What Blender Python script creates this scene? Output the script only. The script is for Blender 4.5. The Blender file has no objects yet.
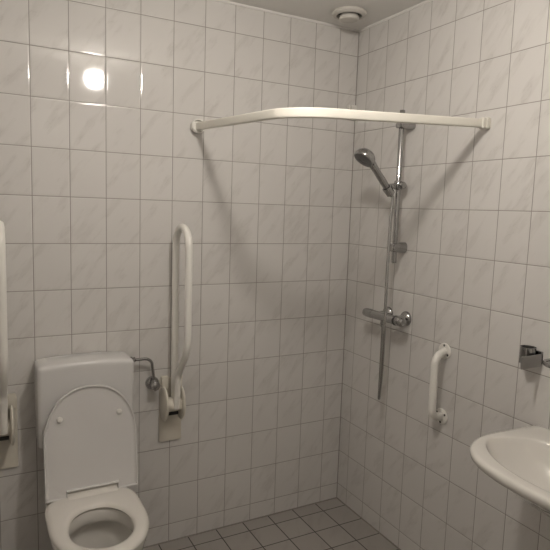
import bpy, bmesh, math
from mathutils import Vector, Matrix

scene = bpy.context.scene
COL = scene.collection
PI = math.pi
HC = 2.627            # ceiling height
XW, YW = -2.32, -2.68  # far limits of the room (side wall, wall behind the camera)

# ------------------------------------------------------------------ materials
def new_mat(name):
    m = bpy.data.materials.new(name)
    m.use_nodes = True
    nt = m.node_tree
    for n in list(nt.nodes):
        nt.nodes.remove(n)
    out = nt.nodes.new('ShaderNodeOutputMaterial')
    b = nt.nodes.new('ShaderNodeBsdfPrincipled')
    nt.links.new(b.outputs[0], out.inputs[0])
    return m, nt, b

class G:
    """tiny node-graph helper"""
    def __init__(self, nt): self.nt = nt
    def n(self, t, **k):
        x = self.nt.nodes.new(t)
        for a, v in k.items(): setattr(x, a, v)
        return x
    def put(self, sock, v):
        if isinstance(v, bpy.types.NodeSocket): self.nt.links.new(v, sock)
        else: sock.default_value = v
    def math(self, op, a, b=0.0, c=0.0, clamp=False):
        x = self.n('ShaderNodeMath', operation=op, use_clamp=clamp)
        for s, v in zip(x.inputs, (a, b, c)): self.put(s, v)
        return x.outputs[0]
    def ramp(self, v, a, b, ta=0.0, tb=1.0):
        x = self.n('ShaderNodeMapRange', interpolation_type='SMOOTHSTEP')
        for s, q in zip(x.inputs, (v, a, b, ta, tb)): self.put(s, q)
        return x.outputs[0]
    def mix(self, f, a, b):
        x = self.n('ShaderNodeMix', data_type='RGBA')
        self.put(x.inputs[0], f); self.put(x.inputs[6], a); self.put(x.inputs[7], b)
        return x.outputs[2]
    def comb(self, x, y, z):
        c = self.n('ShaderNodeCombineXYZ')
        for s, v in zip(c.inputs, (x, y, z)): self.put(s, v)
        return c.outputs[0]
    def noise(self, vec, scale, detail=3, rough=.55):
        x = self.n('ShaderNodeTexNoise')
        self.put(x.inputs['Vector'], vec)
        x.inputs['Scale'].default_value = scale
        x.inputs['Detail'].default_value = detail
        x.inputs['Roughness'].default_value = rough
        return x.outputs[0]

def tile_mat(name, axis, u0, w, v0, h, base, light, vein, grout, gw, rough=.06, bump=.5, floor=False):
    m, nt, b = new_mat(name)
    g = G(nt)
    tc = g.n('ShaderNodeTexCoord')
    sp = g.n('ShaderNodeSeparateXYZ'); nt.links.new(tc.outputs['Object'], sp.inputs[0])
    U = sp.outputs[axis]
    V = sp.outputs[1 if floor else 2]
    cu = g.math('DIVIDE', g.math('SUBTRACT', U, u0), w)
    cv = g.math('DIVIDE', g.math('SUBTRACT', V, v0), h)
    fu, fv = g.math('FRACT', cu), g.math('FRACT', cv)
    iu, iv = g.math('FLOOR', cu), g.math('FLOOR', cv)
    du = g.math('MULTIPLY', g.math('MINIMUM', fu, g.math('SUBTRACT', 1.0, fu)), w)
    dv = g.math('MULTIPLY', g.math('MINIMUM', fv, g.math('SUBTRACT', 1.0, fv)), h)
    d = g.math('MINIMUM', du, dv)
    wn = g.n('ShaderNodeTexWhiteNoise', noise_dimensions='3D')
    nt.links.new(g.comb(iu, iv, 3.7), wn.inputs[0])
    rnd = wn.outputs[0]
    # marbling: bands running up to the right, each tile cut from another place
    sgn = 1.0 if (axis == 0) else -1.0
    off = g.math('MULTIPLY', rnd, 37.0)
    uu = g.math('MULTIPLY', U, sgn)
    a = g.math('SUBTRACT', g.math('MULTIPLY', uu, .80), g.math('MULTIPLY', V, .60))    # across the veins
    c = g.math('ADD', g.math('MULTIPLY', uu, .60), g.math('MULTIPLY', V, .80))         # along the veins
    vec = g.comb(g.math('MULTIPLY', a, 3.0), g.math('MULTIPLY', c, .75), off)
    n1 = g.noise(vec, 7.0, 4, .55)
    n2 = g.noise(vec, 13.0, 3, .5)
    v1 = g.ramp(n1, .50, .66)
    v2 = g.ramp(g.math('ABSOLUTE', g.math('SUBTRACT', n2, .5)), .0, .035, 1.0, 0.0)
    vm = g.math('ADD', g.math('MULTIPLY', v1, .45), g.math('MULTIPLY', g.math('MULTIPLY', v2, v1), .42), clamp=True)
    col = g.mix(rnd, base, light)
    col = g.mix(vm, col, vein)
    gm = g.ramp(d, gw * .35, gw * .65, 1.0, 0.0)
    col = g.mix(gm, col, grout)
    nt.links.new(col, b.inputs['Base Color'])
    nt.links.new(g.ramp(gm, 0, 1, rough, .8), b.inputs['Roughness'])
    b.inputs['IOR'].default_value = 1.5
    hgt = g.ramp(d, gw * .3, gw * .5 + (.0062 if not floor else .002))
    wob = g.noise(g.comb(U, V, off), 5.0, 1, .4)
    hh = g.math('ADD', g.math('MULTIPLY', hgt, .0011), g.math('MULTIPLY', wob, .0010))
    bp = g.n('ShaderNodeBump')
    bp.inputs['Strength'].default_value = bump
    bp.inputs['Distance'].default_value = 1.0
    nt.links.new(hh, bp.inputs['Height'])
    nt.links.new(bp.outputs[0], b.inputs['Normal'])
    return m

def plain(name, col, rough=.3, metal=0.0, ior=1.5, coat=0.0, var=.04, scale=9.0, bump=0.0):
    m, nt, b = new_mat(name)
    g = G(nt)
    tc = g.n('ShaderNodeTexCoord')
    n = g.noise(tc.outputs['Object'], scale, 3, .5)
    c2 = tuple(max(0, x * (1 - var * 2)) for x in col[:3]) + (1,)
    c1 = tuple(min(1, x * (1 + var)) for x in col[:3]) + (1,)
    nt.links.new(g.mix(n, c1, c2), b.inputs['Base Color'])
    b.inputs['Roughness'].default_value = rough
    b.inputs['Metallic'].default_value = metal
    b.inputs['IOR'].default_value = ior
    b.inputs['Coat Weight'].default_value = coat
    b.inputs['Coat Roughness'].default_value = .05
    if bump:
        bp = g.n('ShaderNodeBump'); bp.inputs['Strength'].default_value = bump
        bp.inputs['Distance'].default_value = .002
        nt.links.new(g.noise(tc.outputs['Object'], 220, 2, .5), bp.inputs['Height'])
        nt.links.new(bp.outputs[0], b.inputs['Normal'])
    return m

def c4(r, g, b): return (r, g, b, 1)
UL, UR, BOT, TW, TH = .1177, .0916, .0934, .15, .20
TB, TLT, TV, TG = c4(.635, .615, .590), c4(.66, .64, .615), c4(.545, .523, .497), c4(.27, .25, .225)
M = {}
M['tile_l'] = tile_mat('marbled_tile_toilet_wall', 0, -UL, TW, BOT, TH, TB, TLT, TV, TG, .0030)
M['tile_r'] = tile_mat('marbled_tile_shower_wall', 1, -UR, TW, BOT, TH, TB, TLT, TV, TG, .0030)
M['tile_f'] = tile_mat('grey_floor_tile', 0, -.151, .153, -.088, .1545, c4(.315, .293, .27), c4(.345, .322, .298),
                       c4(.285, .265, .243), c4(.045, .04, .036), .0050, rough=.42, bump=.35, floor=True)
M['ceil'] = plain('painted_ceiling', c4(.80, .785, .755), .85, var=.02, bump=.25)
M['seal'] = plain('white_sealant', c4(.82, .80, .77), .5)
M['seam'] = plain('grey_joint', c4(.27, .25, .225), .7)
M['white'] = plain('white_enamel_tube', c4(.80, .78, .73), .28, var=.02)
M['cream'] = plain('cream_plastic', c4(.70, .66, .575), .38, var=.03)
M['ceram'] = plain('white_ceramic', c4(.70, .675, .63), .10, coat=.4, var=.015)
M['bowl'] = plain('bowl_glaze', c4(.60, .58, .55), .08, coat=.4, var=.03)
M['seat'] = plain('white_seat_plastic', c4(.72, .69, .64), .22, var=.015)
M['lid'] = plain('white_lid_plastic', c4(.67, .655, .64), .24, var=.015)
M['cist'] = plain('white_cistern_plastic', c4(.67, .66, .645), .26, var=.015)
M['chrome'] = plain('polished_chrome', c4(.42, .418, .415), .10, metal=1.0, var=.02)
M['satin'] = plain('satin_chrome', c4(.40, .395, .385), .33, metal=1.0, var=.03)
M['hose'] = plain('brushed_steel_hose', c4(.45, .447, .44), .2, metal=1.0, var=.03)
M['dark'] = plain('dark_rubber_and_shade', c4(.035, .034, .033), .5)  # rubber of the grip ring; elsewhere shade painted into hollows
M['nozzle'] = plain('grey_spray_plate', c4(.13, .13, .13), .35, var=.2, scale=160)
M['vent'] = plain('vent_plastic', c4(.60, .575, .53), .4, var=.02)
M['rail'] = plain('ivory_painted_rail', c4(.77, .745, .67), .30, var=.02)
M['screw'] = plain('screw_steel', c4(.10, .095, .09), .4, metal=.6)
m, nt, b = new_mat('lit_opal_globe')
b.inputs['Base Color'].default_value = c4(.9, .88, .82)
b.inputs['Emission Color'].default_value = c4(1.0, .93, .85)
b.inputs['Emission Strength'].default_value = 210.0
M['globe'] = m
m, nt, b = new_mat('still_water')
b.inputs['Base Color'].default_value = c4(.9, .93, .92)
b.inputs['Transmission Weight'].default_value = 1.0
b.inputs['Roughness'].default_value = .0
b.inputs['IOR'].default_value = 1.33
M['water'] = m

# ------------------------------------------------------------------ mesh helpers
def link(name, bm, mat, parent=None, smooth=True, angle=40):
    bmesh.ops.recalc_face_normals(bm, faces=bm.faces)
    me = bpy.data.meshes.new(name)
    bm.to_mesh(me); bm.free()
    me.materials.append(mat)
    if smooth:
        for p in me.polygons: p.use_smooth = True
        me.set_sharp_from_angle(angle=math.radians(angle))
    o = bpy.data.objects.new(name, me)
    COL.objects.link(o)
    if parent is not None:
        o.parent = parent
        o.location = -parent.location
    return o

def thing(name, label, cat, loc=(0, 0, 0), group=None):
    o = bpy.data.objects.new(name, None)
    o.empty_display_size = .1
    COL.objects.link(o)
    o.location = loc
    o['label'] = label; o['category'] = cat
    if group: o['group'] = group
    return o

def tag(o, label, cat):
    o['label'] = label; o['category'] = cat
    return o

def loft(bm, rings, cap0=True, cap1=True, closed=True, loop=False):
    vs = [[bm.verts.new(p) for p in r] for r in rings]
    n = len(vs[0])
    pairs = list(zip(vs[:-1], vs[1:]))
    if loop: pairs.append((vs[-1], vs[0]))
    for a, b_ in pairs:
        for i in range(n if closed else n - 1):
            j = (i + 1) % n
            bm.faces.new((a[i], a[j], b_[j], b_[i]))
    if cap0 and not loop: bm.faces.new(vs[0][::-1])
    if cap1 and not loop: bm.faces.new(vs[-1])
    return vs

def lathe(bm, profile, origin, axis=(0, 0, 1), seg=32, cap0=True, cap1=True):
    """profile: list of (radius, height along axis)"""
    ax = Vector(axis).normalized()
    t = Vector((1, 0, 0)) if abs(ax.x) < .8 else Vector((0, 1, 0))
    e1 = ax.cross(t).normalized(); e2 = ax.cross(e1)
    O = Vector(origin)
    rings = [[O + ax * h + (e1 * math.cos(2 * PI * k / seg) + e2 * math.sin(2 * PI * k / seg)) * max(r, 1e-5)
              for k in range(seg)] for r, h in profile]
    loft(bm, rings, cap0, cap1)

def fillet(pts, rad, n=8):
    """round the corners of a polyline"""
    P = [Vector(p) for p in pts]
    out = [P[0]]
    for i in range(1, len(P) - 1):
        a, b_, c = P[i - 1], P[i], P[i + 1]
        r = rad[i - 1] if isinstance(rad, (list, tuple)) else rad
        u = (a - b_).normalized(); v = (c - b_).normalized()
        th = math.acos(max(-1, min(1, u.dot(v))))
        d = min(r / math.tan(th / 2), (a - b_).length * .499, (c - b_).length * .499)
        p0, p2 = b_ + u * d, b_ + v * d
        r2 = d * math.tan(th / 2)
        ctr = b_ + (u + v).normalized() * (r2 / math.sin(th / 2))
        s, e = (p0 - ctr), (p2 - ctr)
        om = math.acos(max(-1, min(1, s.normalized().dot(e.normalized()))))
        for k in range(n + 1):
            f = k / n
            q = (s * math.sin((1 - f) * om) + e * math.sin(f * om)) / math.sin(om)
            out.append(ctr + q)
    out.append(P[-1])
    return out

def smooth_path(pts, n=8):
    P = [Vector(p) for p in pts]
    P = [P[0] * 2 - P[1]] + P + [P[-1] * 2 - P[-2]]
    out = []
    for i in range(1, len(P) - 2):
        for k in range(n):
            t = k / n
            a, b_, c, d = P[i - 1:i + 3]
            out.append(.5 * ((2 * b_) + (c - a) * t + (2 * a - 5 * b_ + 4 * c - d) * t * t + (3 * b_ - a - 3 * c + d) * t ** 3))
    out.append(P[-2])
    return out

def tube(bm, path, r, seg=16, section=None, up=None, radii=None):
    """sweep a circle (or a 2-D section) along a path"""
    P = [Vector(p) for p in path]
    T = []
    for i in range(len(P)):
        a = P[max(0, i - 1)]; b_ = P[min(len(P) - 1, i + 1)]
        T.append((b_ - a).normalized())
    if up is None:
        up = Vector((0, 0, 1)) if abs(T[0].z) < .9 else Vector((0, 1, 0))
    nrm = (Vector(up) - T[0] * Vector(up).dot(T[0])).normalized()
    sec = section or [(math.cos(2 * PI * k / seg), math.sin(2 * PI * k / seg)) for k in range(seg)]
    rings = []
    for i, p in enumerate(P):
        nrm = (nrm - T[i] * nrm.dot(T[i])).normalized()
        bn = T[i].cross(nrm)
        rr = radii[i] if radii else r
        rings.append([p + (nrm * y + bn * x) * (1 if section else rr) for x, y in sec])
    loft(bm, rings)

def rrect(w, h, r, n=5):
    out = []
    for cx, cy, a0 in ((w / 2 - r, h / 2 - r, 0), (-w / 2 + r, h / 2 - r, 90), (-w / 2 + r, -h / 2 + r, 180), (w / 2 - r, -h / 2 + r, 270)):
        for k in range(n + 1):
            a = math.radians(a0 + 90 * k / n)
            out.append((cx + r * math.cos(a), cy + r * math.sin(a)))
    return out

def slab(bm, cx, cy, cz, w, h, t, r, bev, axis='z'):
    """rounded-rectangle plate, thickness t centred on (cx,cy,cz), with softened edges"""
    prof = [(-t / 2, bev), (-t / 2 + bev * .3, bev * .3), (-t / 2 + bev, 0), (t / 2 - bev, 0), (t / 2 - bev * .3, bev * .3), (t / 2, bev)]
    rings = []
    for z, ins in prof:
        s = rrect(w - 2 * ins, h - 2 * ins, max(r - ins, .0005))
        if axis == 'z': rings.append([(cx + x, cy + y, cz + z) for x, y in s])
        elif axis == 'y': rings.append([(cx + x, cy + z, cz + y) for x, y in s])
        else: rings.append([(cx + z, cy + x, cz + y) for x, y in s])
    loft(bm, rings)

def box(bm, x0, x1, y0, y1, z0, z1):
    v = [bm.verts.new((x, y, z)) for z in (z0, z1) for x, y in ((x0, y0), (x1, y0), (x1, y1), (x0, y1))]
    for f in ((3, 2, 1, 0), (4, 5, 6, 7), (0, 1, 5, 4), (1, 2, 6, 5), (2, 3, 7, 6), (3, 0, 4, 7)):
        bm.faces.new([v[i] for i in f])

# ------------------------------------------------------------------ the room
def struct(name, bx, mat):
    bm = bmesh.new(); box(bm, *bx)
    o = link(name, bm, mat, smooth=False)
    o['kind'] = 'structure'
    return o
T = .1
struct('wall_left', (XW - T, T, 0, T, 0, HC), M['tile_l'])
struct('wall_right', (0, T, YW - T, 0, 0, HC), M['tile_r'])
struct('wall_back', (XW - T, T, YW - T, YW, 0, HC), M['tile_l'])
struct('wall_side', (XW - T, XW, YW, 0, 0, HC), M['tile_r'])
struct('floor', (XW - T, T, YW - T, T, -T, 0), M['tile_f'])
struct('ceiling', (XW - T, T, YW - T, T, HC, HC + T), M['ceil'])
def sealant(name, a, b_, r=.008):
    bm = bmesh.new(); tube(bm, [a, b_], r, 10)
    o = link(name, bm, M['seal']); o['kind'] = 'structure'
sealant('trim_1', (XW, -.001, HC - .001), (0, -.001, HC - .001))
sealant('trim_2', (-.001, YW, HC - .001), (-.001, 0, HC - .001))

def seam(name, a, b_, r):
    bm = bmesh.new(); tube(bm, [a, b_], r, 10)
    o = link(name, bm, M['seam']); o['kind'] = 'structure'
seam('trim_3', (-.001, -.001, 0), (-.001, -.001, HC), .0024)
seam('trim_4', (XW, -.001, .001), (0, -.001, .001), .0045)
seam('trim_5', (-.001, YW, .001), (-.001, 0, .001), .0045)

# ------------------------------------------------------------------ ceiling lamp (seen mirrored in the glossy tiles)
LX, LY = -1.107, -1.38
lamp = thing('ceiling_lamp', 'lit opal globe lamp on the ceiling, mirrored in the tiles above the toilet', 'lamp', (LX, LY, HC))
bm = bmesh.new()
lathe(bm, [(.050, 0), (.050, -.006), (.045, -.012), (.042, -.085), (.036, -.104)], (LX, LY, HC))
link('lamp_base', bm, M['cream'], lamp)
bm = bmesh.new()
RG = .061
lathe(bm, [(RG * math.sin(a), -RG * math.cos(a)) for a in [PI - .62 - (PI - .64) * k / 22 for k in range(23)]],
      (LX, LY, HC - .146), seg=32)
link('globe', bm, M['globe'], lamp)

# ------------------------------------------------------------------ ceiling vent
VX, VY = -.214, -.208
vent = thing('ceiling_vent', 'round white air valve on the ceiling above the shower corner', 'vent', (VX, VY, HC))
bm = bmesh.new()
lathe(bm, [(.076, 0), (.076, -.007), (.083, -.008), (.0835, -.013), (.077, -.021), (.066, -.025), (.062, -.024), (.060, -.014), (.060, -.001)], (VX, VY, HC), seg=48)
link('outer_ring', bm, M['vent'], vent)
bm = bmesh.new()
lathe(bm, [(.026, -.003), (.044, -.020), (.0475, -.029), (.0475, -.034), (.042, -.041), (.02, -.044), (0, -.0445)], (VX, VY, HC), seg=48)
link('valve_disc', bm, M['vent'], vent)
bm = bmesh.new()
lathe(bm, [(.0585, -.0015), (.0585, -.005), (0, -.005)], (VX, VY, HC), seg=40)
link('duct_shade', bm, M['dark'], vent)  # dark disc, the shade inside the duct painted as a colour

# ------------------------------------------------------------------ shower curtain rail
RX, RY = -.907, -.905
rail = thing('curtain_rail', 'ivory L-shaped shower curtain rail between the two tiled walls', 'curtain rail', (RX, 0, 2.04))
path = fillet([(RX, -.012, 2.040), (RX, RY, 1.990), (-.012, RY, 2.039)], .15, 14)
sec = [(x, y) for x, y in rrect(.019, .0345, .006, 4)]
bm = bmesh.new(); tube(bm, path, 1, section=sec, up=(0, 0, 1))
link('rail_profile', bm, M['rail'], rail)
bm = bmesh.new()
lathe(bm, [(.027, 0), (.029, -.004), (.029, -.030), (.032, -.031), (.032, -.038), (.0275, -.040), (.0255, -.026), (.004, -.025)], (RX, 0, 2.040), axis=(0, 1, 0))
link('wall_flange', bm, M['white'], rail)
bm = bmesh.new()
slab(bm, -.011, RY, 2.039, .036, .046, .022, .008, .003, 'x')
slab(bm, -.031, RY, 2.038, .030, .043, .020, .008, .003, 'x')
link('wall_flange', bm, M['rail'], rail)

# little white bracket on the wall close to the corner, half hidden by the rail
bm = bmesh.new()
slab(bm, -.021, -.010, 2.198, .030, .078, .020, .004, .002, 'y')
slab(bm, -.053, -.010, 2.205, .008, .062, .020, .002, .001, 'y')
slab(bm, -.030, -.005, 2.180, .044, .014, .010, .003, .002, 'y')
tag(link('wall_bracket', bm, M['white']), 'small white bracket on the tiled corner behind the curtain rail', 'bracket')

# ------------------------------------------------------------------ shower riser rail
BX, BY = -.058, -.453
riser = thing('shower_riser_rail', 'upright chrome shower rail with sliding holder on the tiled wall', 'shower rail', (0, BY, 1.43))
bm = bmesh.new()
lathe(bm, [(.0105, 0), (.0125, .002), (.0125, .713), (.0105, .716)], (BX, BY, 1.432), seg=24)
link('bar', bm, M['chrome'], riser)
def bar_bracket(z, w, h, name):
    bm = bmesh.new()
    sec = rrect(w, h, min(w, h) * .42, 5)
    rings = []
    for x, s in ((0, 1.0), (-.012, 1.0), (-.030, .92), (-.062, .88), (-.074, .80), (-.079, .55)):
        rings.append([(x, BY + a * s, z + c * s) for a, c in sec])
    loft(bm, rings)
    return link(name, bm, M['chrome'], riser)
bar_bracket(2.080, .062, .034, 'wall_bracket')
bar_bracket(1.506, .046, .052, 'wall_bracket')
HZ = 1.801
bm = bmesh.new()
lathe(bm, [(.016, -.022), (.0205, -.017), (.0215, 0), (.0205, .017), (.016, .022)], (BX, BY, HZ), seg=24)
lathe(bm, [(.011, 0), (.013, .004), (.013, .028), (.009, .033)], (BX + .012, BY, HZ), axis=(1, 0, 0), seg=20)
lathe(bm, [(.011, 0), (.0125, .030), (.012, .044)], (BX - .006, BY, HZ - .002), axis=(-1, 0, -.10), seg=20)
slider = link('slider', bm, M['chrome'], riser)
hd = Vector((-.67, 0, .742)).normalized()           # direction of the hand shower's handle
HB = Vector((-.118, BY - .004, 1.774))
bm = bmesh.new()
e1 = Vector((0, 1, 0)); e2 = hd.cross(e1)
loft(bm, [[HB + hd * h + (e1 * math.cos(2 * PI * k / 24) + e2 * math.sin(2 * PI * k / 24)) * r for k in range(24)]
          for r, h in ((.0155, -.022), (.0205, -.022), (.0230, .018), (.0175, .018))], loop=True)
link('cradle', bm, M['chrome'], slider).location = (0, 0, 0)
bm = bmesh.new()
lathe(bm, [(.014, 0), (.017, .004), (.017, .020), (.013, .025)], (BX, BY - .016, HZ), axis=(0, -1, 0), seg=20)
link('clamp_knob', bm, M['chrome'], slider).location = (0, 0, 0)

# ------------------------------------------------------------------ hand shower
hs = thing('hand_shower', 'chrome hand shower with round head resting in the rail holder', 'shower head', HB)
hp = [(.0095, -.032), (.0115, -.030), (.0135, -.012), (.0155, .02), (.0172, .055), (.0168, .085), (.0160, .115), (.0175, .140), (.0190, .165), (.012, .178)]
bm = bmesh.new()
lathe(bm, hp, HB, axis=hd, seg=24)
link('handle', bm, M['chrome'], hs)
fn = Vector((-.60, .02, -.80)).normalized()         # the way the spray face looks
HC_ = HB + hd * .182 + Vector((-.020, .004, .008))
bm = bmesh.new()
lathe(bm, [(.0, -.034), (.018, -.033), (.034, -.026), (.046, -.012), (.0515, .003), (.0520, .012), (.049, .017), (.046, .0175), (.045, .015)], HC_, axis=fn, seg=40, cap1=True)
link('head', bm, M['chrome'], hs)
bm = bmesh.new()
lathe(bm, [(.0445, .0135), (.0445, .0170), (.037, .0195), (.020, .0205), (.018, .0185), (.005, .0188), (0, .0205)], HC_, axis=fn, seg=40)
link('spray_face', bm, M['nozzle'], hs)

# ------------------------------------------------------------------ mixer tap of the shower
MX, MZ = -.078, 1.163
mx = thing('shower_mixer', 'chrome thermostatic bar mixer on the wall under the shower rail', 'shower mixer', (0, -.43, MZ))
def ylathe(name, prof, parent, mat='chrome', x=MX, z=MZ):
    bm = bmesh.new(); lathe(bm, prof, (x, 0, z), axis=(0, 1, 0), seg=28)
    return link(name, bm, M[mat], parent)
ylathe('valve_body', [(.014, -.512), (.0215, -.509), (.0215, -.345), (.014, -.342)], mx)
ylathe('handle', [(.012, -.343), (.0200, -.342), (.0225, -.334), (.0225, -.292), (.019, -.277), (.012, -.270), (.0, -.268)], mx)
ylathe('handle', [(.0, -.572), (.016, -.571), (.0225, -.562), (.0235, -.548), (.0235, -.522), (.019, -.513), (.012, -.511)], mx)
ylathe('grip_ring', [(.0195, -.5225), (.0245, -.521), (.0245, -.512), (.0195, -.5105)], mx, 'dark')
for y in (-.366, -.500):
    bm = bmesh.new()
    lathe(bm, [(.036, 0), (.036, -.004), (.033, -.012), (.024, -.019), (.018, -.022), (.017, -.040), (.0155, -.066)], (0, y, MZ + .002), axis=(1, 0, 0), seg=32)
    link('wall_rosette', bm, M['chrome'], mx)
bm = bmesh.new()
lathe(bm, [(.013, 0), (.013, -.020), (.0105, -.022), (.0105, -.034)], (MX, -.422, MZ - .016), seg=20)
link('outlet', bm, M['chrome'], mx)

# ------------------------------------------------------------------ shower hose
hend = HB - hd * .032
pts = [hend + hd * .008, hend - hd * .006, Vector((-.094, -.459, 1.715)), Vector((-.103, -.465, 1.64)), (-.111, -.473, 1.55), (-.124, -.487, 1.42), (-.134, -.500, 1.26), (-.136, -.503, 1.14),
       (-.130, -.497, 1.02), (-.117, -.480, .90), (-.106, -.460, .800), (-.099, -.449, .764), (-.090, -.438, .763),
       (-.085, -.432, .800), (-.081, -.427, .90), (-.079, -.424, 1.02), (MX, -.422, MZ - .050)]
bm = bmesh.new(); tube(bm, smooth_path(pts, 8), .0072, 12)
hose = link('hose', bm, M['hose'], hs)
hose['label'] = 'slim steel hose hanging in a narrow loop below the mixer'

# ------------------------------------------------------------------ fixed white grab rail
gr = thing('grab_rail', 'short white upright grab rail screwed to the wall beside the basin', 'grab rail', (0, -.763, .77))
gy, gx = -.785, -.079
ztop, zbot = 1.068, .770
pth = fillet([(-.004, -.764, ztop), (gx, gy, ztop - .016), (gx, gy - .002, zbot + .016), (-.004, -.771, zbot)], .046, 10)
bm = bmesh.new(); tube(bm, pth, .0170, 18, up=(0, 1, 0))
link('rail_tube', bm, M['white'], gr)
for y, z in ((-.764, ztop), (-.771, zbot)):
    bm = bmesh.new()
    lathe(bm, [(.034, 0), (.036, -.002), (.036, -.005), (.033, -.008), (.018, -.009)], (0, y, z), axis=(1, 0, 0), seg=32)
    fl = link('flange', bm, M['white'], gr)
    for k in range(3):
        a = math.radians(90 + 120 * k + (0 if z > 1 else 180))
        bm = bmesh.new()
        lathe(bm, [(.0055, -.0065), (.0055, -.0095), (.0030, -.0110), (0, -.0112)], (0, y + .0265 * math.cos(a), z + .0265 * math.sin(a)), axis=(1, 0, 0), seg=14)
        link('screw', bm, M['screw'], fl).location = (0, 0, 0)

# ------------------------------------------------------------------ fold-up support rails beside the toilet
def fold_rail(x, label):
    t = thing('fold_up_rail', label, 'support rail', (x, 0, .535), 'fold-up support rails beside the toilet')
    bm = bmesh.new()
    slab(bm, x, -.005, .690, .112, .316, .010, .008, .003, 'y')
    link('wall_plate', bm, M['cream'], t)
    for s in (-1, 1):
        bm = bmesh.new()
        slab(bm, x + s * .034, -.021, .832, .034, .060, .024, .004, .003, 'y')
        link('stop_block', bm, M['cream'], t)
    for s in (-1, 1):
        bm = bmesh.new()
        cx = x - .009 + s * .041
        rings = []
        for dx, k in ((-.007, .88), (-.0045, .97), (-.002, 1), (.002, 1), (.0045, .97), (.007, .88)):
            rings.append([(cx + dx, -.066 + .066 * k * math.cos(2 * PI * i / 36), .742 + .083 * k * math.sin(2 * PI * i / 36)) for i in range(36)])
        loft(bm, rings)
        link('hinge_cheek', bm, M['cream'], t)
    bm = bmesh.new()
    lathe(bm, [(.030, -.036), (.034, -.034), (.034, .034), (.030, .036)], (x - .009, -.072, .738), axis=(1, 0, 0), seg=32)
    link('hinge_hub', bm, M['cream'], t)
    bm = bmesh.new()
    lathe(bm, [(.009, -.033), (.009, .026)], (x - .006, -.062, .690), axis=(1, 0, 0), seg=20)
    link('hinge_gap_shade', bm, M['dark'], t)  # dark rod put in for the shaded gap between the cheeks
    bm = bmesh.new()
    yr, yf, zt = -.066, -.243, 1.577
    r = (yr - yf) / 2
    p = [(x, yr, .735), (x, yr, zt - r)]
    p += [(x, (yr + yf) / 2 + r * math.cos(a), zt - r + r * math.sin(a)) for a in [PI * k / 20 for k in range(1, 20)]]
    low = fillet([(x, yf, zt - r), (x, yf, 1.035), (x, -.120, .895), (x, -.095, .725)], [.16, .10], 10)
    tube(bm, p + low, .0160, 18, up=(1, 0, 0))
    link('rail_loop', bm, M['white'], t)
    return t
fold_rail(-1.018, 'white fold-up support rail standing upright right of the toilet')
fold_rail(-1.748, 'white fold-up support rail left of the toilet, cut by the picture edge')

# ------------------------------------------------------------------ toilet
X0 = -1.428
XS = X0 - .010
toilet = thing('toilet', 'white toilet with raised lid and wall cistern between two fold-up rails', 'toilet', (X0, -.45, 0))

def dshape(hw, yb, yf, yc, n=64, ex=2.0, exb=3.2, rb=1.0):
    """plan of a toilet seat: half ellipse to the front (yf), squarer back (yb)"""
    out = []
    for k in range(n):
        a = 2 * PI * k / n
        c, s = math.cos(a), math.sin(a)
        e = ex if s < 0 else exb
        x = hw * math.copysign(abs(c) ** (2 / e), c)
        if s < 0: y = yc + (yc - yf) * -abs(s) ** (2 / e)
        else: y = yc + (yb - yc) * abs(s) ** (2 / e)
        out.append((x, y))
    return out

def ring(pl, z): return [(XS + x, y, z) for x, y in pl]

# pan with its bowl
bm = bmesh.new()
outer = [(.000, .115, -.03, -.50, -.30), (.020, .118, -.03, -.51, -.30), (.10, .112, -.04, -.52, -.32), (.20, .120, -.04, -.56, -.36),
         (.29, .145, -.03, -.62, -.40), (.36, .166, -.02, -.665, -.43), (.41, .176, -.015, -.688, -.44), (.432, .177, -.014, -.690, -.44), (.440, .172, -.018, -.685, -.44)]
rings = [ring(dshape(hw, yb, yf, yc), z) for z, hw, yb, yf, yc in outer]
inner = [(.440, .126, -.335, -.648, -.49), (.434, .121, -.340, -.643, -.49), (.398, .119, -.342, -.641, -.49), (.391, .121, -.340, -.643, -.49), (.389, .140, -.318, -.660, -.49), (.36, .143, -.312, -.662, -.49),
         (.30, .128, -.325, -.64, -.49), (.25, .105, -.355, -.61, -.49), (.205, .075, -.385, -.57, -.48), (.170, .06, -.40, -.55, -.475), (.150, .04, -.42, -.53, -.475)]
rings += [ring(dshape(hw, yb, yf, yc, exb=2.2), z) for z, hw, yb, yf, yc in inner]
loft(bm, rings)
pan = link('pan', bm, M['ceram'], toilet)
bm = bmesh.new()
loft(bm, [ring(dshape(.073, -.388, -.566, -.480, exb=2.1), .203), ring(dshape(.0765, -.383, -.572, -.480, exb=2.1), .2085)])
link('water', bm, M['water'], toilet)

# seat ring
ZS = .465
bm = bmesh.new()
so = lambda i: dshape(.183 - i, -.222 - i, -.702 + i, -.44, ex=2.05, exb=5.5)
si = lambda i: dshape(.116 - i, -.342 - i * .9, -.634 + i, -.497, ex=2.0, exb=2.1)
sr = [(so, .006, .442), (so, .001, .446), (so, 0, .452), (so, .004, .460), (so, .012, .4645), (so, .022, .4665),
      (si, -.024, .4650), (si, -.012, .4625), (si, -.004, .457), (si, 0, .450), (si, -.003, .444), (si, -.008, .442)]
loft(bm, [ring(f(i), z) for f, i, z in sr], loop=True)
seat = link('seat', bm, M['seat'], toilet)
# raised hinge block between the lid's corners
bm = bmesh.new()
sec = [(-.196, .455), (-.196, .478), (-.202, .490), (-.212, .4925), (-.224, .4895), (-.240, .474), (-.268, .4655), (-.268, .455)]
rings = []
for x, k in ((-.1005, .93), (-.0985, 1), (.0985, 1), (.1005, .93)):
    rings.append([(X0 + .004 + x, -.225 + (y + .225) * k, .455 + (z - .455) * k) for y, z in sec])
loft(bm, rings)
link('hinge_block', bm, M['seat'], seat).location = (0, 0, 0)

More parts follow.
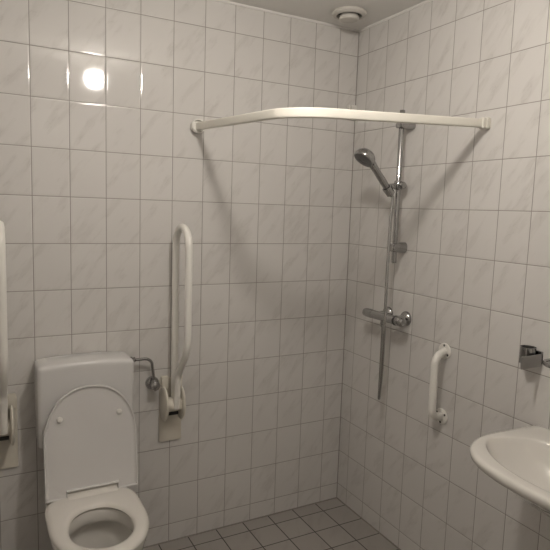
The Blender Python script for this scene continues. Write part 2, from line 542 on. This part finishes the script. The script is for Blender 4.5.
# raised lid leaning on the cistern: u across, v up the lid, n out of its (now front-facing) underside
LB = Vector((X0 + .006, -.236, .4585))
LV = Vector((0, .058, .455)).normalized()
LN = Vector((0, -LV.z, LV.y))
LL = .457
def lid_out(ins, notch=True):
    hw = .1885
    pts = []
    n = 40
    vc = .245
    for k in range(n + 1):
        a = PI * k / n
        c, s = math.cos(a), math.sin(a)
        u = (hw - ins) * math.copysign(abs(c) ** (2 / 2.25), c) * (1 - .03 * s)
        v = vc + (LL - vc - ins) * abs(s) ** (2 / 2.05)
        pts.append((u, v))
    sides = [(-(hw - ins), .15), (-(hw - ins), .07), (-(hw - ins), .004 + ins * .6)]
    nb = .103 + ins * .4
    bot = [(-nb - .012, .001 + ins * .6), (-nb, .002 + ins * .6), (-nb + .001, .027 + ins), (nb - .001, .027 + ins), (nb, .002 + ins * .6), (nb + .012, .001 + ins * .6)]
    r = [((hw - ins), .004 + ins * .6), ((hw - ins), .07), ((hw - ins), .15)]
    return pts + sides + bot + r
def lid_ring(ins, nn): return [LB + Vector((1, 0, 0)) * u + LV * v + LN * nn for u, v in lid_out(ins)]
bm = bmesh.new()
loft(bm, [lid_ring(.010, -.012), lid_ring(.003, -.010), lid_ring(0, -.005), lid_ring(0, .006), lid_ring(.0015, .0095), lid_ring(.0055, .0095), lid_ring(.0085, .005), lid_ring(.011, .001), lid_ring(.017, 0)])
lid = link('lid', bm, M['lid'], toilet, angle=50)
for u, v in ((-.124, .330), (.117, .330)):
    bm = bmesh.new()
    lathe(bm, [(.0115, 0), (.0115, .005), (.009, .009), (.004, .0105), (0, .0107)], LB + Vector((1, 0, 0)) * u + LV * v, axis=LN, seg=20)
    link('buffer', bm, M['white'], lid).location = (0, 0, 0)

# cistern: wide shallow tank on the wall, softly arched top
CX0, CX1 = -1.623, -1.230
cw, cc = (CX1 - CX0) / 2, (CX0 + CX1) / 2
bm = bmesh.new()
def cist_ring(z, ins, yf, arch=0.0, r=.016):
    hw = cw - ins
    yb = -.004 - ins * .3
    y1 = yf + ins
    out = []
    rb, rf = .008, r
    pts = []
    for (px, py, a0, rr) in ((hw - rb, yb - rb, 0, rb), (-hw + rb, yb - rb, 90, rb), (-hw + rf, y1 + rf, 180, rf), (hw - rf, y1 + rf, 270, rf)):
        for k in range(7):
            a = math.radians(a0 + 15 * k)
            pts.append((px + rr * math.cos(a), py + rr * math.sin(a)))
    # subdivide the long front and back edges so that the top can arch
    full = []
    for i, p in enumerate(pts):
        q = pts[(i + 1) % len(pts)]
        full.append(p)
        if abs(p[0] - q[0]) > .1:
            for k in range(1, 16):
                full.append((p[0] + (q[0] - p[0]) * k / 16, p[1] + (q[1] - p[1]) * k / 16))
    for x, y in full:
        bow = -.006 * (1 - (x / cw) ** 2) if y < -.08 else 0
        out.append((cc + x, y + bow, z + arch * (1 - (x / cw) ** 2)))
    return out
cr = [(.640, .016, -.140, 0), (.645, .008, -.142, 0), (.656, .002, -.144, 0), (.70, .001, -.146, 0), (.90, 0, -.152, 0), (.974, 0, -.156, .010),
      (.985, .0008, -.156, .012), (.991, .003, -.156, .012), (.9945, .007, -.156, .012), (.9965, .013, -.156, .012), (.998, .030, -.150, .012)]
loft(bm, [cist_ring(z, i, yf, a) for z, i, yf, a in cr])
link('cistern', bm, M['cist'], toilet, angle=35)
bm = bmesh.new()   # flush pipe from tank to pan, behind the lid
tube(bm, fillet([(X0, -.075, .66), (X0, -.075, .42), (X0, -.20, .36)], .05, 8), .026, 20)
link('flush_pipe', bm, M['white'], toilet)

# ------------------------------------------------------------------ water supply to the cistern
sv = thing('supply_valve', 'chrome angle valve and bent pipe feeding the cistern from the wall', 'valve', (-1.118, 0, .829))
SVX, SVZ = -1.108, .832
bm = bmesh.new()
tube(bm, fillet([(CX1 - .004, -.045, .964), (-1.124, -.045, .963), (SVX, -.040, SVZ + .02)], .035, 10), .0070, 14)
link('bent_pipe', bm, M['chrome'], sv)
bm = bmesh.new()
lathe(bm, [(.011, 0), (.016, .001), (.016, .014), (.012, .018), (.0125, .028), (.0085, .032)], (CX1 + .001, -.045, .964), axis=(1, 0, 0), seg=6)
link('pipe_nut', bm, M['chrome'], sv)
bm = bmesh.new()
lathe(bm, [(.032, 0), (.032, -.005), (.027, -.013), (.015, -.016), (.015, -.040), (.018, -.042), (.018, -.052), (.012, -.054)], (SVX, 0, SVZ), axis=(0, 1, 0), seg=28)
link('valve_body', bm, M['chrome'], sv)
bm = bmesh.new()
lathe(bm, [(.012, -.014), (.012, .020), (.009, .026)], (SVX, -.040, SVZ), axis=(0, 0, 1), seg=20)
link('outlet_nut', bm, M['chrome'], sv)
bm = bmesh.new()
lathe(bm, [(.008, -.050), (.020, -.052), (.023, -.056), (.023, -.064), (.016, -.069), (0, -.070)], (SVX, 0, SVZ), axis=(0, 1, 0), seg=8)
link('handle', bm, M['chrome'], sv)

# ------------------------------------------------------------------ wash basin on the right wall
BC, BZ = -1.56, .911
basin = thing('wash_basin', 'white ceramic wash basin hung on the right wall', 'basin', (0, BC, BZ - .17))
half_out = [(.002, -1.56), (.002, -1.40), (.002, -1.246), (-.006, -1.242), (-.10, -1.2395), (-.20, -1.239), (-.28, -1.242), (-.342, -1.255), (-.398, -1.286),
            (-.442, -1.338), (-.468, -1.400), (-.483, -1.475), (-.486, -1.53), (-.488, -1.56)]
half_in = [(-.112, -1.56), (-.114, -1.47), (-.126, -1.39), (-.165, -1.325), (-.225, -1.286), (-.278, -1.272), (-.318, -1.285), (-.358, -1.322), (-.392, -1.375),
           (-.420, -1.447), (-.433, -1.52), (-.435, -1.56)]
PC = (-.265, BC)
def plan(half, n=64):
    """resample a half outline by angle about PC and mirror it into a closed plan"""
    d = [Vector((x, y, 0)) for x, y in half]
    P = smooth_path(d, 10) if half is half_in else d[:4] + smooth_path(d[4:], 8)
    ang = [math.atan2(p.y - PC[1], p.x - PC[0]) for p in P]
    out = []
    for k in range(n + 1):
        t = PI * k / n
        i = 0
        while i < len(P) - 2 and ang[i + 1] < t: i += 1
        # intersection of the ray with the segment i..i+1
        ax, ay = P[i].x - PC[0], P[i].y - PC[1]
        bx_, by = P[i + 1].x - PC[0], P[i + 1].y - PC[1]
        c, s_ = math.cos(t), math.sin(t)
        den = (bx_ - ax) * s_ - (by - ay) * c
        f = 0 if abs(den) < 1e-9 else max(0, min(1, (ay * c - ax * s_) / den))
        out.append((P[i].x + (P[i + 1].x - P[i].x) * f, P[i].y + (P[i + 1].y - P[i].y) * f))
    return out + [(x, 2 * BC - y) for x, y in out[-2:0:-1]]
PO, PI_ = plan(half_out), plan(half_in)
def under(kx, ky, z): return [(x * kx if x < 0 else x, BC + (y - BC) * ky, z) for x, y in PO]
def top(k, z): return [(min(PC[0] + (x - PC[0]) * k, x if x > 0 else 9), BC + (y - BC) * k, z) for x, y in PO]
def bowl_in(k, z, dx=0): return [(PC[0] + dx + (x - PC[0]) * k, BC + (y - BC) * k, z) for x, y in PI_]
def blend(t, z): return [(a[0] + (b_[0] - a[0]) * t, a[1] + (b_[1] - a[1]) * t, z) for a, b_ in zip(PO, PI_)]
bm = bmesh.new()
loft(bm, [under(.50, .42, BZ - .178), under(.58, .52, BZ - .165), under(.74, .72, BZ - .115), under(.86, .86, BZ - .068), under(.945, .945, BZ - .042), under(.982, .982, BZ - .032),
          under(.996, .996, BZ - .024), under(1, 1, BZ - .014), blend(.03, BZ - .006), blend(.12, BZ - .001), blend(.30, BZ), blend(.88, BZ - .001), blend(.97, BZ - .0025),
          bowl_in(.992, BZ - .007), bowl_in(.965, BZ - .022), bowl_in(.88, BZ - .055), bowl_in(.74, BZ - .092), bowl_in(.52, BZ - .122), bowl_in(.28, BZ - .136, .01), bowl_in(.14, BZ - .139, .015)])
link('bowl', bm, M['ceram'], basin, angle=60)
bm = bmesh.new()
lathe(bm, [(.034, 0), (.034, .004), (.026, .006), (.020, .003), (0, .003)], (-.250, BC, BZ - .1405), seg=28)
link('drain', bm, M['chrome'], basin)

# ------------------------------------------------------------------ chrome tumbler holder and soap ring above the basin
cup = thing('tumbler_holder', 'chrome tumbler holder with square plate on the tiles above the basin', 'holder', (0, -1.19, 1.14))
bm = bmesh.new()
slab(bm, -.0565, -1.239, 1.149, .115, .047, .008, .003, .002, 'y')
link('plate_arm', bm, M['satin'], cup)
bm = bmesh.new()
slab(bm, -.004, -1.220, 1.156, .046, .050, .010, .003, .002, 'x')
link('wall_plate', bm, M['chrome'], cup)
bm = bmesh.new()
lathe(bm, [(.0285, 0), (.0285, .058), (.0300, .060), (.0272, .061), (.0265, .058), (.0260, .003), (0, .003)], (-.036, -1.204, 1.134), seg=36)
link('cup_ring', bm, M['chrome'], cup)
bm = bmesh.new()
lathe(bm, [(.0255, 0), (.0255, .055), (.0225, .056), (.0222, .004), (0, .004)], (-.036, -1.204, 1.138), seg=32)
link('cup_shade', bm, M['dark'], cup)  # dark inner shell painting the shade inside the open cup

soap = thing('soap_ring', 'chrome ring soap holder cut by the right picture edge above the basin', 'holder', (0, -1.315, 1.15))
bm = bmesh.new()
cx, cy, cz = -.064, -1.361, 1.170
rings = []
for k in range(48):
    a = 2 * PI * k / 48
    rings.append([(cx + (.054 + .0065 * math.cos(b_)) * math.cos(a), cy + (.054 + .0065 * math.cos(b_)) * math.sin(a), cz + .0085 * math.sin(b_)) for b_ in [2 * PI * j / 12 for j in range(12)]])
loft(bm, rings, loop=True)
link('ring', bm, M['chrome'], soap)
bm = bmesh.new()
lathe(bm, [(0, -.024), (.026, -.023), (.041, -.015), (.0495, -.002), (.0495, .001), (.046, .001), (.038, -.012), (.024, -.0195), (0, -.0205)], (cx, cy, cz), seg=36)
link('dish', bm, M['chrome'], soap)
bm = bmesh.new()
slab(bm, -.009, cy, cz - .004, .030, .036, .022, .004, .002, 'x')
link('wall_plate', bm, M['chrome'], soap)

# ------------------------------------------------------------------ camera
cd = bpy.data.cameras.new('camera')
cam = bpy.data.objects.new('camera', cd)
COL.objects.link(cam)
R = ((0.8808704523583143, -0.4722300254168732, 0.032650409749925835),
     (0.02658072773080287, 0.11821364145428301, 0.9926323588758424),
     (-0.472610527893063, -0.873512643336602, 0.11668312155467386))
mw = Matrix(R).transposed().to_4x4()
mw.translation = Vector((-1.8320264897, -2.5343558327, 1.66865134746))
cam.matrix_world = mw
cd.sensor_width = 36.0
cd.lens = 36.0 * 557.59 / 550.0
cd.clip_start = .02
scene.camera = cam

# ------------------------------------------------------------------ world and view
w = bpy.data.worlds.new('world'); scene.world = w
w.use_nodes = True
w.node_tree.nodes['Background'].inputs[0].default_value = (.5, .5, .5, 1)
w.node_tree.nodes['Background'].inputs[1].default_value = 0.0
vs = scene.view_settings
vs.view_transform = 'Standard'
vs.look = 'None'
vs.exposure = 0.0
vs.gamma = 1.0
vs.use_curve_mapping = False
